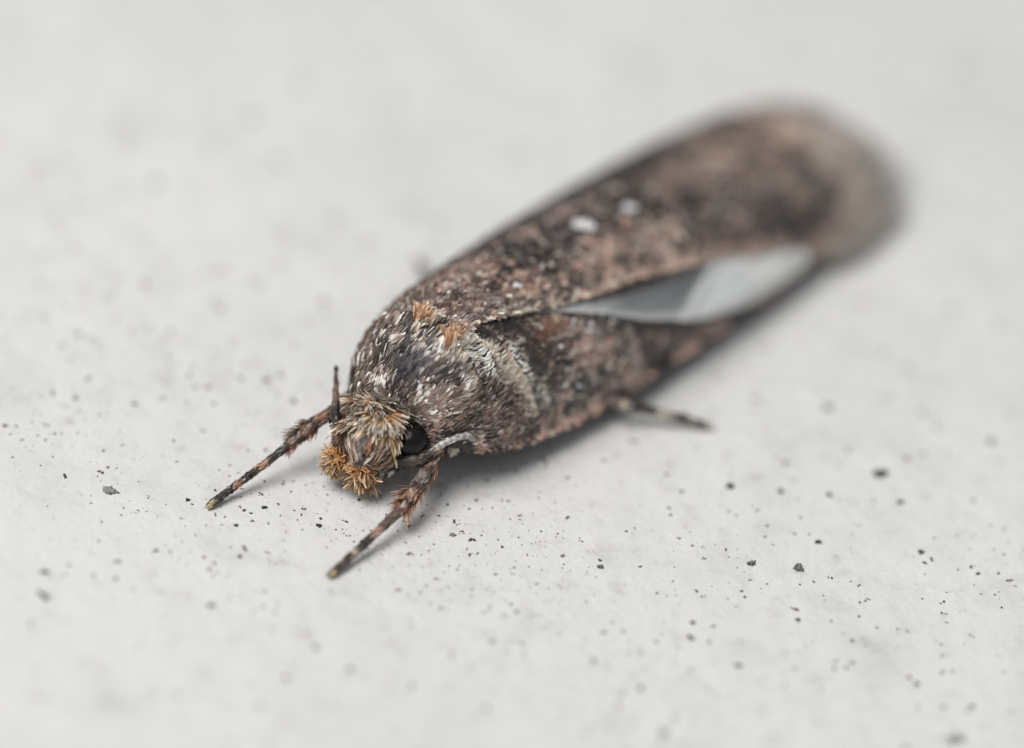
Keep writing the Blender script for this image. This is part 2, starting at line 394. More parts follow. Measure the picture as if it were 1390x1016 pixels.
ss = np.concatenate([np.linspace(-.02, 1.0, 30), np.linspace(1.05, 10.6, 60)])
th = np.linspace(0, 2 * np.pi, 40, endpoint=False)
Sg, Tg = np.meshgrid(ss, th, indexing='ij')
mb = MB(); mb.grid(body(Sg, Tg), V(.09, .065, .054), closed=True)
bodyo = mb.build('body', M_SKIN, moth)

def thorax_colour(s, th, n):
    x = th * 1.1
    b1 = fbm(s, x, .55, 61); b2 = fbm(s, x, .2, 67); r = rng.random(n); r2 = rng.random(n)
    c = mix(V(.05, .037, .032), V(.26, .185, .15), sstep(.46, .54, b1 * .35 + b2 * .35 + r * .3))
    c = mix(c, V(.27, .195, .17), sstep(.55, .62, fbm(s, x, .4, 97)) * (th > .3) * .6)
    slate = np.clip(1.3 * np.exp(-(((s - 1.02) / .20) ** 2 + ((th - .15) / .45) ** 2)), 0, 1)
    c = mix(c, SLATE * (.7 + r[:, None]), slate * .85)
    c = mix(c, V(.17, .12, .09) * (.3 + 1.2 * r2[:, None]), sstep(-.35, -1.0, th) * .7)
    white = (r2 > .95 - .24 * sstep(.50, .60, b2) - .03 * (th > .35))
    c = mix(c, mix(V(.46, .39, .34), V(.82, .77, .71), r), white * .92 * (1 - .75 * slate))
    cream = np.exp(-(((s - (1.62 + .45 * (th - .45))) / .22) ** 2)) * sstep(.15, .4, th) * sstep(1.35, .9, th)
    c = mix(c, mix(CREAM * 1.2, V(.84, .80, .72), r), np.clip(cream * 1.4, 0, 1) * (rng.random(n) > .25) * .9)
    low = sstep(1.1, 1.5, th)
    c = mix(c, mix(V(.36, .25, .20), DARK * 1.5, r2 > .4), low * .65)
    c = mix(c, DARK, np.exp(-(((s - 1.85) / .16) ** 2 + ((th - .1) / .22) ** 2)) * .7)
    return np.minimum(c * (c.mean(-1, keepdims=True) / .2) ** .22, .85)
mb = MB()
for n, L0, W0, lf, lr in ((8000, .16, .075, .03, .10), (8000, .185, .060, .05, .15), (300, .21, .024, .10, .16)):
    s = rng.uniform(.66, 2.0 + .25 * rng.random(n), n); t_ = rng.uniform(-1.95, 1.95, n)
    P = body(s, t_, -.005); nr = body_n(s, t_); tg = body_t(s, t_); lat = np.cross(nr, tg)
    flow = (fbm(s, t_, .6, 141) - .5) * 1.5
    a = rng.normal(0, .20, n) - .30 * np.sin(t_) + flow
    d = tg * np.cos(a)[:, None] + lat * np.sin(a)[:, None]
    c = thorax_colour(s, t_, n)
    if L0 > .23: c = mix(c, V(.70, .67, .64), (rng.random(n) > .4) * sstep(-.9, 0, t_))
    sh = (.7 + .6 * rng.random(n)) * (.65 + .35 * sstep(.6, .95, s))
    mb.scales(P, d, nr, L0 * sh, W0 * (.65 + .6 * rng.random(n)) * (1 + .5 * sstep(1.4, 1.8, s) * (t_ > .2)), c * .35, np.minimum(c * (1.1 + .6 * rng.random(n))[:, None], .8), cm=c, lift=(lf + lr * rng.random(n)) * (1 - .6 * sstep(1.5, 1.9, s)), curl=.16, prof=(.45, .8, .95, 1, .6), roll=.24, bend=.04)  # roots darkened: shadow between the scales is put into their colour
# mottled shoulder scales over the left wing base, with a pale diagonal streak
n = 11500; q = np.sin(rng.uniform(.3, np.pi / 2, n)); s = 1.15 + (q - .3) * .75 + rng.random(n) * .95
P = surf(s, q, np.full(n, .004)); nr = surf_n(s, q); tg = surf_t(s, q); lat = np.cross(nr, tg)
a = rng.normal(0, .22, n) + .3 + (fbm(s, q * 2, .5, 151) - .5)
d = tg * np.cos(a)[:, None] - lat * np.sin(a)[:, None] * .5
b2 = fbm(s, np.arcsin(q) * 1.7, .25, 155); b3 = fbm(s, np.arcsin(q) * 1.7, .4, 159)
line = s - (1.72 + (q - .37) * 2.0)
streak = np.exp(-((line + .06) / .28) ** 2) * sstep(.99, .90, q)
pale = rng.random(n) < np.clip(streak * 1.5, 0, 1) * (.45 + .55 * sstep(.40, .54, b2)) + .10
c = mix(mix(V(.30, .215, .19), V(.045, .035, .033), sstep(.46, .53, b3 * .6 + rng.random(n) * .4)), mix(V(.74, .63, .50), V(.86, .80, .70), rng.random(n)), pale)
c = mix(c, PINK, (rng.random(n) > .84) * .7)
c = mix(c, DARK, sstep(.10, .26, line) * sstep(.96, .84, q) * .95)
mb.scales(P, d, nr, .14 * (.7 + .6 * rng.random(n)), .056 * (.7 + .6 * rng.random(n)), c * .6, c, lift=.05 + .14 * rng.random(n), curl=.14, roll=.22, prof=(.45, .9, 1, .5))
# far shoulder
n = 2600; s = rng.uniform(1.25, 2.4, n); q = rng.uniform(-1, -.3, n)
c = mix(V(.10, .075, .06), V(.30, .24, .19), rng.random(n) > .7)
mb.scales(surf(s, q, np.full(n, .01)), surf_t(s, q) + rng.normal(0, .2, (n, 3)), surf_n(s, q), .17 * (.7 + .6 * rng.random(n)), .045, c * .8, c * 1.2, lift=.15 + .25 * rng.random(n), curl=.2)
o = mb.build('thorax_scales', M_THORAX, bodyo); o['kind'] = 'stuff'

# --- two tan crests at the back of the thorax
def fan(mb, root, axis, n, L, W, spread, c0, c1, rr=.06, prof=(.35, .8, 1, .7), bias=None, curl=.15, bend=.12, cm=None):
    axis = unit(V(*axis)); d = unit(axis + rng.normal(0, spread, (n, 3)) + (0 if bias is None else V(*bias)))
    pos = V(*root) + rng.normal(0, rr, (n, 3)) * V(1, 1, .4)
    g = (.6 + .75 * rng.random(n))[:, None]
    ref = unit(rng.normal(0, .6, (n, 3)) + V(-.7, .5, 1.0))
    mb.scales(pos, d, ref, L * (.7 + .5 * rng.random(n)), W * (.6 + .8 * rng.random(n)), V(*c0) * g, np.minimum(V(*c1) * g, .85), lift=.05, curl=curl, prof=prof, roll=.5, bend=bend, cm=None if cm is None else V(*cm) * g)
for root, lab in (((1.54, -.14, 2.43), 'right'), ((1.60, .46, 2.34), 'left')):
    mb = MB()
    fan(mb, root, (.30, -.05, 1.0), 110, .30, .042, .22, (.22, .09, .04), (.82, .54, .36), rr=.035, cm=(.62, .31, .15), bend=.08)
    fan(mb, (root[0] - .08, root[1] + .04, root[2] - .03), (.55, .0, .8), 34, .24, .040, .24, (.3, .2, .14), (.78, .66, .54), rr=.05)
    fan(mb, (root[0] + .1, root[1] + .1, root[2]), (.7, .1, .7), 50, .22, .06, .2, (.5, .42, .34), (.72, .68, .6), rr=.05)
    o = mb.build('crest_tuft', M_HAIR, bodyo); o['label'] = 'upright orange tan scale tuft'

# --- head: face hair and crown tufts
def hp(f, l, z):
    """head frame: f forward of the head centre, l to its left"""
    c_, s_ = math.cos(YAW), math.sin(YAW)
    return V(.45 - f * c_ + l * s_, .03 + f * s_ + l * c_, z)
def hv(f, l, z): return hp(f, l, z) - hp(0, 0, 0)
mb = MB()
n = 3200
s = rng.uniform(-.01, .62, n); t_ = rng.uniform(-1.7, 1.7, n)
P = body(s, t_, 0); nr = body_n(s, t_); tg = -body_t(s, t_)
lat = V(0, 0, 1) - nr * nr[:, 2:3]
d = unit(tg + V(0, 0, -.45) + rng.normal(0, .10, (n, 3)))
r = rng.random(n); st = fbm(t_ * 1.0, s * .25, .22, 83)
c = mix(V(.13, .08, .055), V(.46, .33, .24), sstep(.44, .56, st * .75 + r * .25))
c = mix(c, V(.74, .68, .60), (r > .76)); c = mix(c, V(.05, .036, .03), (rng.random(n) > .82))
c = mix(c, V(.55, .55, .56), np.exp(-(((t_ + .25) / .22) ** 2 + ((s - .12) / .1) ** 2)) * .9)  # pale sheen on the face, painted as hair colour
c = mix(c, V(.38, .19, .08), (rng.random(n) > .75) * .7)
mb.scales(P, d, nr, .24 * (.7 + .6 * rng.random(n)), .042 * (.6 + .7 * rng.random(n)), c * .7, c * 1.15, lift=.06 + .16 * rng.random(n), curl=.25, prof=(.5, 1, .8, .25), bend=.06)
o = mb.build('face_hair', M_HAIR, bodyo); o['kind'] = 'stuff'
# crown: whorls of flat hairs, rusty at the centre and cream at the tips
OR, MID, CR = V(.30, .11, .03), V(.50, .30, .15), V(.86, .77, .62)
HC = hp(0, 0, .97); HF_, HL_, HZ_ = unit(hv(1, 0, 0)), unit(hv(0, 1, 0)), V(0, 0, 1)
def headpt(f, l):
    """point and normal on the rounded top of the head"""
    k = np.sqrt(np.clip(1 - (f / .50) ** 2 - (l / .60) ** 2, .02, 1))
    P = HC + f[:, None] * HF_ + l[:, None] * HL_ + (.50 * k)[:, None] * HZ_
    N = unit((f / .25)[:, None] * HF_ + (l / .36)[:, None] * HL_ + (k / .5)[:, None] * HZ_)
    return P, N
for cf, cl, rad, n, L, bias, warm in ((-.18, -.22, .09, 520, .42, (.0, -.05, .15), 1.0), (.04, .10, .10, 560, .37, (.0, -.12, .06), 1.0),
                                     (-.28, .22, .12, 300, .34, (-.55, .20, .1), .15), (-.02, -.10, .09, 200, .34, (.40, -.30, -.05), .8), (-.05, -.42, .07, 160, .28, (.30, -.5, .0), .7)):
    a = rng.uniform(0, 2 * np.pi, n); r_ = rad * (.35 + .65 * np.sqrt(rng.random(n)))
    f = np.clip(cf + r_ * np.cos(a), -.45, .46); l = np.clip(cl + r_ * np.sin(a), -.55, .55)
    P, N = headpt(f, l)
    rel = r_ / rad
    out = np.cos(a)[:, None] * HF_ + np.sin(a)[:, None] * HL_
    out = unit(out - (out * N).sum(-1, keepdims=True) * N)
    lay = rng.random(n)
    d = out + rng.normal(0, .06, (n, 3)) + N * (.18 + .50 * lay)[:, None] + bias[0] * HF_ + bias[1] * HL_ + bias[2] * HZ_
    g = (.55 + .65 * rng.random(n))[:, None]
    dk = (rng.random(n) > .72)
    rust = np.clip((1.35 - rel) * warm, 0, 1)
    c0 = mix(V(.09, .045, .02), V(.50, .17, .03), rust) * g
    cm_ = mix(mix(V(.36, .25, .17), V(.74, .36, .11), rust), V(.10, .06, .035), dk) * g
    c1 = mix(V(1.0, .92, .78), V(.26, .17, .11), dk) * g
    mb = MB(); mb.scales(P - N * .03, d, N, L * (.7 + .45 * rng.random(n)), .030 * (.6 + .7 * rng.random(n)), c0, np.minimum(c1, .85), cm=cm_, lift=.0, curl=.35, prof=(.5, .8, 1, 1, .45), roll=.4, bend=.04)
    o = mb.build('crown_tuft', M_HAIR, bodyo)

n = 520    # shaggy under-layer between the whorls
f = rng.uniform(-.34, .34, n); l = rng.uniform(-.46, .46, n)
P, N = headpt(f, l)
fl = (fbm(f, l, .3, 301) - .5) * 3.0
d = HF_ * (.55 + f[:, None]) + HL_ * (l * 1.2 + fl)[:, None] - HZ_ * (.25 + f[:, None]) + N * .42 + rng.normal(0, .12, (n, 3))
g = (.55 + .65 * rng.random(n))[:, None]; kk = rng.random(n)
c1 = mix(mix(V(.84, .74, .58), V(.52, .33, .18), kk > .55), V(.20, .13, .085), kk > .82) * g
mb = MB(); mb.scales(P - N * .02, d, N, .25 * (.7 + .6 * rng.random(n)), .032 * (.6 + .7 * rng.random(n)), V(.22, .10, .04) * g, c1, cm=mix(V(.50, .32, .17), V(.16, .10, .06), kk > .82) * g, lift=0., curl=.3, prof=(.5, .8, 1, 1, .4), roll=.35, bend=.05)
o = mb.build('crown_hair', M_HAIR, bodyo); o['kind'] = 'stuff'

# --- eyes
def ball(mb, c, r, col, ax=(1, 1, 1), nu=36, nv=24):
    u = np.linspace(0, 2 * np.pi, nu, endpoint=False); v = np.linspace(.001, np.pi - .001, nv)
    U_, V_ = np.meshgrid(u, v, indexing='ij')
    P = np.stack([np.cos(U_) * np.sin(V_) * ax[0], np.sin(U_) * np.sin(V_) * ax[1], np.cos(V_) * ax[2]], -1) * r + V(*c)
    mb.grid(np.concatenate([P, P[:1]], 0), col)
M_EYE = bpy.data.materials.new('eye'); M_EYE.use_nodes = True
eb = M_EYE.node_tree.nodes['Principled BSDF']; eb.inputs['Base Color'].default_value = (.004, .004, .005, 1); eb.inputs['Roughness'].default_value = .25; eb.inputs['Specular IOR Level'].default_value = .35
vo = M_EYE.node_tree.nodes.new('ShaderNodeTexVoronoi'); vo.inputs['Scale'].default_value = 42
bp = M_EYE.node_tree.nodes.new('ShaderNodeBump'); bp.inputs['Strength'].default_value = .4; bp.inputs['Distance'].default_value = .01
tcx = M_EYE.node_tree.nodes.new('ShaderNodeTexCoord')
M_EYE.node_tree.links.new(tcx.outputs['Object'], vo.inputs['Vector']); M_EYE.node_tree.links.new(vo.outputs['Distance'], bp.inputs['Height']); M_EYE.node_tree.links.new(bp.outputs[0], eb.inputs['Normal'])
for sg in (1, -1):
    mb = MB(); ball(mb, hp(-.05, .60 if sg > 0 else -.47, 1.0), .285 if sg > 0 else .27, V(.01, .01, .01))
    mb.build('eye', M_EYE, moth)
    # lashes of scales round the eye
    n = 420; a = rng.uniform(0, 2 * np.pi, n); ring = .28
    c0 = hp(-.06, .54 if sg > 0 else -.46, 1.0)
    ey, ez, ef = unit(hv(0, sg, 0)), V(0, 0, 1), unit(hv(1, 0, 0))
    rim = np.cos(a)[:, None] * ef + np.sin(a)[:, None] * ez
    keep = (np.sin(a) > -.2) | (np.cos(a) < -.3)
    mb = MB()
    rim = rim[keep]; n = len(rim)
    g = (.6 + .7 * rng.random(n))[:, None]
    base = mix(V(.30, .18, .10), V(.58, .48, .36), rng.random(n))
    mb.scales(c0 + rim * ring * 1.0 - ey * .06, rim * 1.0 + ey * .12 + rng.normal(0, .15, (n, 3)), np.tile(ey, (n, 1)), .16 + .1 * rng.random(n), .03, base * g * .7, base * g, lift=0, curl=.1, prof=(.5, 1, .7, .15))
    o = mb.build('eye_fringe', M_HAIR, bodyo); o['kind'] = 'stuff'

# --- banded limbs
def limb(name, path, rad, bands, parent, n_sc=500, L=.08, W=.035, ang=.12, segs=0, cream=.93):
    path = curve(path, 40); m = len(path)
    tt = np.linspace(0, 1, m)
    rr = interp(tt, np.linspace(0, 1, len(rad)), rad)
    if segs: rr = rr * (1 + .16 * (np.abs(np.sin(tt * np.pi * segs)) ** .6 - .6))
    bt = [b[0] for b in bands]; bc = np.array([b[1] for b in bands])
    def colat(t): return np.stack([interp(t, bt, bc[:, k]) for k in range(3)], -1)
    mb = MB(); mb.tube(path, rr, colat(tt) * .8, n=12)
    t = rng.random(n_sc); f = t * (m - 1.001); i = f.astype(int); u = (f - i)[:, None]
    P = path[i] * (1 - u) + path[i + 1] * u; tan = unit(path[i + 1] - path[i])
    ra = interp(t, tt, rr)
    rd = unit(np.cross(tan, rng.normal(0, 1, (n_sc, 3))))
    c = colat(np.clip(t + rng.normal(0, .02, n_sc), 0, 1)) * (.65 + .8 * rng.random(n_sc))[:, None]
    c = mix(c, V(.6, .56, .5), (rng.random(n_sc) > cream) * .7)
    mb.scales(P + rd * ra[:, None] * .92, tan + rd * ang + rng.normal(0, .08, (n_sc, 3)), rd, L * (.7 + .6 * rng.random(n_sc)), W * (.7 + .6 * rng.random(n_sc)), c * .8, c * 1.15, lift=.05, curl=.12)
    return mb, path
LD, LP, LC, LM = V(.045, .036, .032), V(.46, .27, .20), V(.52, .45, .36), V(.16, .11, .09)
def bands(*x): return [(a, b) for a, b in x]
TARS = bands((0, LD), (.30, LD), (.33, LP), (.40, LP), (.43, LD), (.60, LD), (.63, LP), (.68, LP), (.71, LD), (.93, LD), (.96, V(.45, .38, .22)), (1, V(.45, .38, .22)))
def claws(mb, tip, fdir):
    fdir = unit(V(*fdir)); sd = unit(np.cross(fdir, V(0, 0, 1)))
    for k in (-1, 1):
        p = V(*tip)
        mb.tube(curve([p, p + fdir * .05 + sd * .03 * k, p + fdir * .09 + sd * .04 * k - V(0, 0, .025)], 8), np.linspace(.018, .004, 8), V(.30, .24, .12), n=6)

# right foreleg
mb, _ = limb('leg', [(1.1, -.55, .75), (.75, -.75, .85), (.42, -.78, .92)], [.13, .14, .11], bands((0, LM), (.5, LD), (1, LM)), moth, 260)
leg = mb.build('leg', M_SCALE, moth); leg['label'] = 'right foreleg stretched out sideways'
mb, _ = limb('tibia', [(.42, -.78, .92), (.10, -.87, .80), (-.26, -.98, .57)], [.085, .105, .075], bands((0, LD), (.2, LP), (.4, LD), (.6, V(.3, .17, .13)), (.8, LD), (1, LP * .8)), leg, 620, L=.11)
n = 190; t = rng.random(n)[:, None]
pp = V(.25, -.83, .85) * (1 - t) + V(-.26, -.98, .55) * t
cc = mix(V(.46, .15, .10), V(.55, .30, .2), rng.random(n))
mb.scales(pp + rng.normal(0, .02, (n, 3)), V(-.55, -.02, -.45) + rng.normal(0, .16, (n, 3)), np.tile(V(-.4, .7, .5), (n, 1)), .17 + .12 * rng.random(n), .035, cc * .5, cc, lift=0, curl=.15, prof=(.5, 1, .7, .2))
n = 90; t = rng.random(n)[:, None]
pp = V(.1, -.9, .86) * (1 - t) + V(-.20, -1.0, .62) * t
cc = mix(V(.20, .14, .10), V(.36, .26, .19), rng.random(n))
mb.scales(pp, V(-.5, -.35, .05) + rng.normal(0, .16, (n, 3)), np.tile(V(0, 0, 1.), (n, 1)), .16 + .1 * rng.random(n), .032, cc * .6, cc, lift=0, curl=.15, prof=(.5, 1, .7, .2))
mb.build('tibia', M_HAIR, leg)
mb, _ = limb('tarsus', [(-.24, -.975, .58), (-.75, -1.06, .39), (-1.3, -1.15, .22), (-1.84, -1.22, .07)], [.062, .058, .055, .05], TARS, leg, 640, L=.075, segs=5)
claws(mb, (-1.84, -1.22, .07), (-1, -.12, -.2)); mb.build('tarsus', M_SCALE, leg)

# left foreleg
mb, _ = limb('leg', [(1.45, .45, .85), (1.25, .75, .85), (1.08, .90, .80)], [.13, .14, .10], bands((0, LM), (.5, LD), (1, LM)), moth, 260)
leg = mb.build('leg', M_SCALE, moth); leg['label'] = 'left foreleg reaching toward the viewer'
mb, _ = limb('tibia', [(1.10, .90, .82), (.55, 1.02, .62), (-.02, 1.14, .42)], [.075, .105, .085], bands((0, LP), (.12, LD), (.28, LP), (.36, LD), (.5, V(.42, .34, .32)), (.62, LD), (.78, LP), (.9, LD), (1, LP)), leg, 760, L=.12, W=.034, ang=.18)
n = 170; t = rng.random(n)[:, None]
pp = V(1.0, .95, .74) * (1 - t) + V(.0, 1.2, .38) * t
cc = mix(V(.50, .24, .14), V(.62, .44, .32), rng.random(n))
mb.scales(pp + rng.normal(0, .02, (n, 3)), V(-.75, .38, -.42) + rng.normal(0, .13, (n, 3)), np.tile(V(-.4, -.2, .8), (n, 1)), .18 + .16 * rng.random(n), .026, cc * .55, cc, lift=0, curl=.1, prof=(.5, 1, .6, .1))
n = 60; t = rng.random(n)[:, None]
pp = V(.35, 1.0, .56) * (1 - t) + V(-.02, 1.1, .44) * t
cc = mix(V(.06, .05, .045), V(.52, .26, .17), rng.random(n) > .5)
mb.scales(pp + rng.normal(0, .02, (n, 3)), V(-.8, -.30, -.12) + rng.normal(0, .16, (n, 3)), np.tile(V(0, 0, 1.), (n, 1)), .18 + .12 * rng.random(n), .032, cc * .6, cc, lift=0, curl=.1, prof=(.5, 1, .6, .15))
mb.build('tibia', M_HAIR, leg)
TARL = bands((0, LP * .8), (.08, LM), (.30, V(.14, .10, .09)), (.34, LP), (.40, LP), (.44, LD), (.58, LD), (.61, LC), (.67, LC), (.70, LD), (.8, LM), (.94, LD), (.97, V(.45, .38, .22)), (1, V(.45, .38, .22)))
mb, _ = limb('tarsus', [(-.02, 1.14, .42), (-.6, 1.15, .29), (-1.2, 1.16, .17), (-1.73, 1.17, .07)], [.072, .065, .058, .05], TARL, leg, 640, L=.08, segs=5)
claws(mb, (-1.73, 1.17, .07), (-1, .02, -.2)); mb.build('tarsus', M_SCALE, leg)

# left hind leg behind the wing, and the right middle leg on the far side
mb, _ = limb('leg', [(3.6, .8, .65), (4.1, 1.4, .55), (4.47, 1.88, .40)], [.12, .12, .09], bands((0, LM), (1, LM)), moth, 200)
leg = mb.build('leg', M_SCALE, moth); leg['label'] = 'left hind leg sticking out from under the wing'
TH = bands((0, LC), (.10, LC), (.16, LD), (.42, LD), (.47, LC), (.55, LC), (.6, LD), (.72, LD), (.76, LC), (.82, LD), (.9, LD), (1, LC))
mb, _ = limb('tarsus', [(4.40, 1.80, .42), (4.7, 2.15, .34), (5.1, 2.58, .20), (5.42, 2.95, .07)], [.09, .08, .062, .05], TH, leg, 420, L=.09, segs=5)
mb.build('tarsus', M_SCALE, leg)
mb, _ = limb('leg', [(3.4, -.9, .65), (4.2, -1.8, .6), (4.75, -2.45, .42)], [.12, .11, .08], bands((0, LM), (1, LM)), moth, 200)
leg = mb.build('leg', M_SCALE, moth); leg['label'] = 'right middle leg peeping out on the far side'
mb, _ = limb('tarsus', [(4.7, -2.4, .44), (5.0, -2.75, .28), (5.3, -3.05, .08)], [.075, .065, .05], TH, leg, 260, L=.09, segs=5)
mb.build('tarsus', M_SCALE, leg)

# --- antennae
ANT = []
for k in range(40):
    ANT.append((k / 39, V(.62, .62, .58) if k % 2 else V(.26, .25, .24)))
for sg, lab in ((1, 'left antenna swept back beneath the wing'), (-1, 'right antenna swept back along the far side')):
    if sg > 0:
        sc_p = [(.30, .62, .80), (.55, .80, .81), (.82, .92, .90)]
        fl_p = [(.80, .91, .88), (1.03, 1.03, 1.05), (1.30, 1.19, 1.12), (1.52, 1.20, .95), (2.1, 1.2, .60), (3.2, 1.3, .50), (4.6, 1.35, .36)]
    else:
        sc_p = [(.22, -.48, 1.0), (.38, -.62, 1.06), (.55, -.76, 1.05)]
        fl_p = [(.53, -.74, 1.05), (.80, -.86, .98), (1.1, -.95, .88), (2.0, -1.25, .6), (3.2, -1.4, .45), (4.6, -1.5, .36)]
    mb, _ = limb('antenna', fl_p, [.062, .056, .050, .045, .035, .02], ANT, moth, 1100, L=.045, W=.028, ang=.03)
    ant = mb.build('antenna', M_SCALE, moth); ant['label'] = lab
    mb, _ = limb('scape', sc_p, [.085, .115, .08], bands((0, V(.03, .024, .02)), (.3, V(.07, .052, .04)), (.5, V(.17, .13, .10)), (.62, V(.04, .03, .025)), (.85, V(.09, .065, .05)), (1, V(.28, .20, .15))), ant, 420, L=.13, W=.028, ang=.05, cream=.96)
    mb.build('scape', M_HAIR, ant)
# small pale tooth of scales hanging by the left antenna
mb = MB(); fan(mb, (1.30, .95, .78), (.1, .25, -.9), 40, .17, .035, .14, (.5, .42, .32), (.75, .70, .60), rr=.02); mb.build('collar_tuft', M_HAIR, bodyo)

# --- labial palps: shaggy lower segment and a slim upturned tip
for sg in (-1, 1):
    if sg < 0:
        base, tuft = [(.42, -.08, .55), (.15, -.16, .42), (.0, -.22, .50)], V(-.01, -.23, .50)
        tipp = [(.0, -.28, .62), (.02, -.34, .95), (-.06, -.36, 1.6), (-.14, -.36, 2.28)]; trad = [.07, .075, .055, .008]
        tb = bands((0, LD), (.18, LD), (.24, V(.5, .26, .17)), (.36, V(.5, .26, .17)), (.42, LD), (.66, LD), (.72, V(.38, .22, .16)), (.84, V(.3, .18, .14)), (.9, LD), (1, LD))
    else:
        base, tuft = [(.66, .42, .48), (.38, .30, .38), (.10, .18, .40)], V(.04, .16, .44)
        tipp = [(.05, .22, .75), (.06, .25, .92), (.18, .25, 1.18), (.30, .25, 1.40)]; trad = [.05, .05, .04, .01]
        tb = bands((0, LD), (.2, LD), (.3, V(.5, .24, .14)), (.7, V(.5, .26, .17)), (.8, LD), (1, LD))
    mb, _ = limb('palp', base, [.10, .12, .11], bands((0, LD), (1, LC)), moth, 20)
    n = 420; t = rng.random(n); pth = curve(base, 40); i = (t * 38.9).astype(int); P = pth[i]; tn = unit(pth[i + 1] - pth[i])
    rd = unit(np.cross(tn, rng.normal(0, 1, (n, 3))))
    chk = noise(t * 1.2, rd[:, 2] * .12, .055, 17)
    cc = mix(V(.72, .69, .60), V(.05, .042, .035), chk > .5)
    mb.scales(P + rd * .11, tn + rd * .25, rd, .075, .045, cc, cc, lift=.05, curl=.1)
    palp = mb.build('palp', M_SCALE, moth); palp['label'] = ('left' if sg > 0 else 'right') + ' palp with a shaggy orange brush'
    mb = MB()
    ax = hv(1, .25 * sg, -.15)
    A_, B_, K_ = (.06, .022, .008), (.70, .50, .30), (.36, .15, .045)
    fan(mb, tuft + V(.04, 0, .06), ax, 420, .25, .026, .7, A_, B_, rr=.045, prof=(.4, .7, .8, 1.1, .7), curl=.8, cm=K_)
    fan(mb, tuft + V(.06, .0, -.04), hv(.7, .35 * sg, -.75), 340, .25, .026, .5, A_, B_, rr=.05, prof=(.4, .7, .8, 1.1, .6), curl=.5, cm=K_)
    fan(mb, tuft + V(.02, 0, .12), hv(.5, .1 * sg, .8), 180, .19, .026, .55, A_, (.66, .36, .15), rr=.045, curl=.9, cm=(.45, .18, .05))
    fan(mb, tuft + V(.06, 0, .0), hv(.8, .3 * sg, -.4), 170, .27, .030, .6, (.04, .02, .01), (.20, .11, .06), rr=.06, prof=(.4, .7, .9, 1, .5), curl=.5)
    if sg > 0: fan(mb, tuft + V(.12, .08, -.08), hv(.5, .25, -.9), 90, .26, .028, .3, (.12, .08, .05), (.50, .36, .22), rr=.05, prof=(.5, 1, .7, .1))
    mb.build('palp_brush', M_HAIR, palp)
    mb, _ = limb('palp_tip', tipp, trad, tb, palp, 420, L=.13, W=.03, ang=.10)
    mb.build('palp_tip', M_SCALE, palp)

# ------------------------------------------------------------------ grit on the surface (x, y, radius in mm)
GRAINS = [(6.03,-1.32,0.115,1.2,'d','largest dark grit speck, soft edged, well right of the hind leg'),
 (4.81,-3.93,0.098,1.1,'g','rough grey grit crumb, sharp, on the right half below the moth'),
 (4.07,-3.96,0.075,1.3,'g','small dark crumb just left of the rough grey crumb'),
 (3.64,-2.14,0.075,1.3,'d','dark speck straight below the hind leg tip'),
 (4.44,-2.11,0.063,1.3,'g','grey speck between the hind leg tip and the largest speck'),
 (5.21,-2.03,0.057,1.3,'d','dark speck just lower left of the largest speck'),
 (6.34,-1.98,0.063,1.2,'g','grey speck just lower right of the largest speck'),
 (5.10,0.20,0.086,1.0,'f','faint blurred grey speck to the right of the hind leg'),
 (7.75,-0.15,0.086,1.0,'f','faint blurred grey speck near the right edge of the photo'),
 (5.09,-3.24,0.057,1.5,'d','dark oblong speck above the rough grey crumb'),
 (6.70,-3.15,0.052,1.5,'d','dark oblong speck far right of the rough grey crumb'),
 (3.22,-5.92,0.057,1.1,'d','darkest round speck in the lower middle right'),
 (3.24,-5.56,0.052,1.3,'b','brown speck directly above the darkest round speck'),
 (3.99,-6.42,0.069,1.6,'g','soft oblong speck below the lower middle group'),
 (2.52,-7.23,0.052,1.0,'d','round dark speck lowest below the middle of the moth'),
 (1.74,-4.52,0.057,1.0,'g','grey speck below the middle of the wings'),
 (4.84,-5.17,0.052,1.2,'d','dark speck of a close pair below the rough grey crumb'),
 (-5.96,-4.23,0.126,2.2,'f','flat grey flake left of the right foreleg foot'),
 (-4.73,-4.20,0.046,1.2,'d','dark speck just left of the right foreleg foot'),
 (-3.92,-4.66,0.046,1.1,'d','black speck below the right foreleg foot'),
 (-3.54,-4.15,0.052,1.4,'d','dark crumb under the right foreleg'),
 (-2.66,-4.41,0.052,1.5,'d','dark oblong crumb above the left foreleg foot'),
 (-6.57,-6.92,0.069,1.2,'d','soft dark speck at the lower left of the photo'),
 (-6.67,-6.34,0.075,2.0,'g','soft grey streak of dirt at the lower left of the photo'),
 (-4.08,-6.61,0.063,1.3,'g','soft grey speck left of the left foreleg foot'),
 (-6.78,-2.06,0.063,1.0,'f','soft grey speck at the far left, level with the head'),
 (-4.18,7.19,0.103,1.0,'f','very blurred pale grey spot high above the head'),
 (-4.92,6.05,0.109,1.0,'f','very blurred grey spot, left one of two high on the left')]
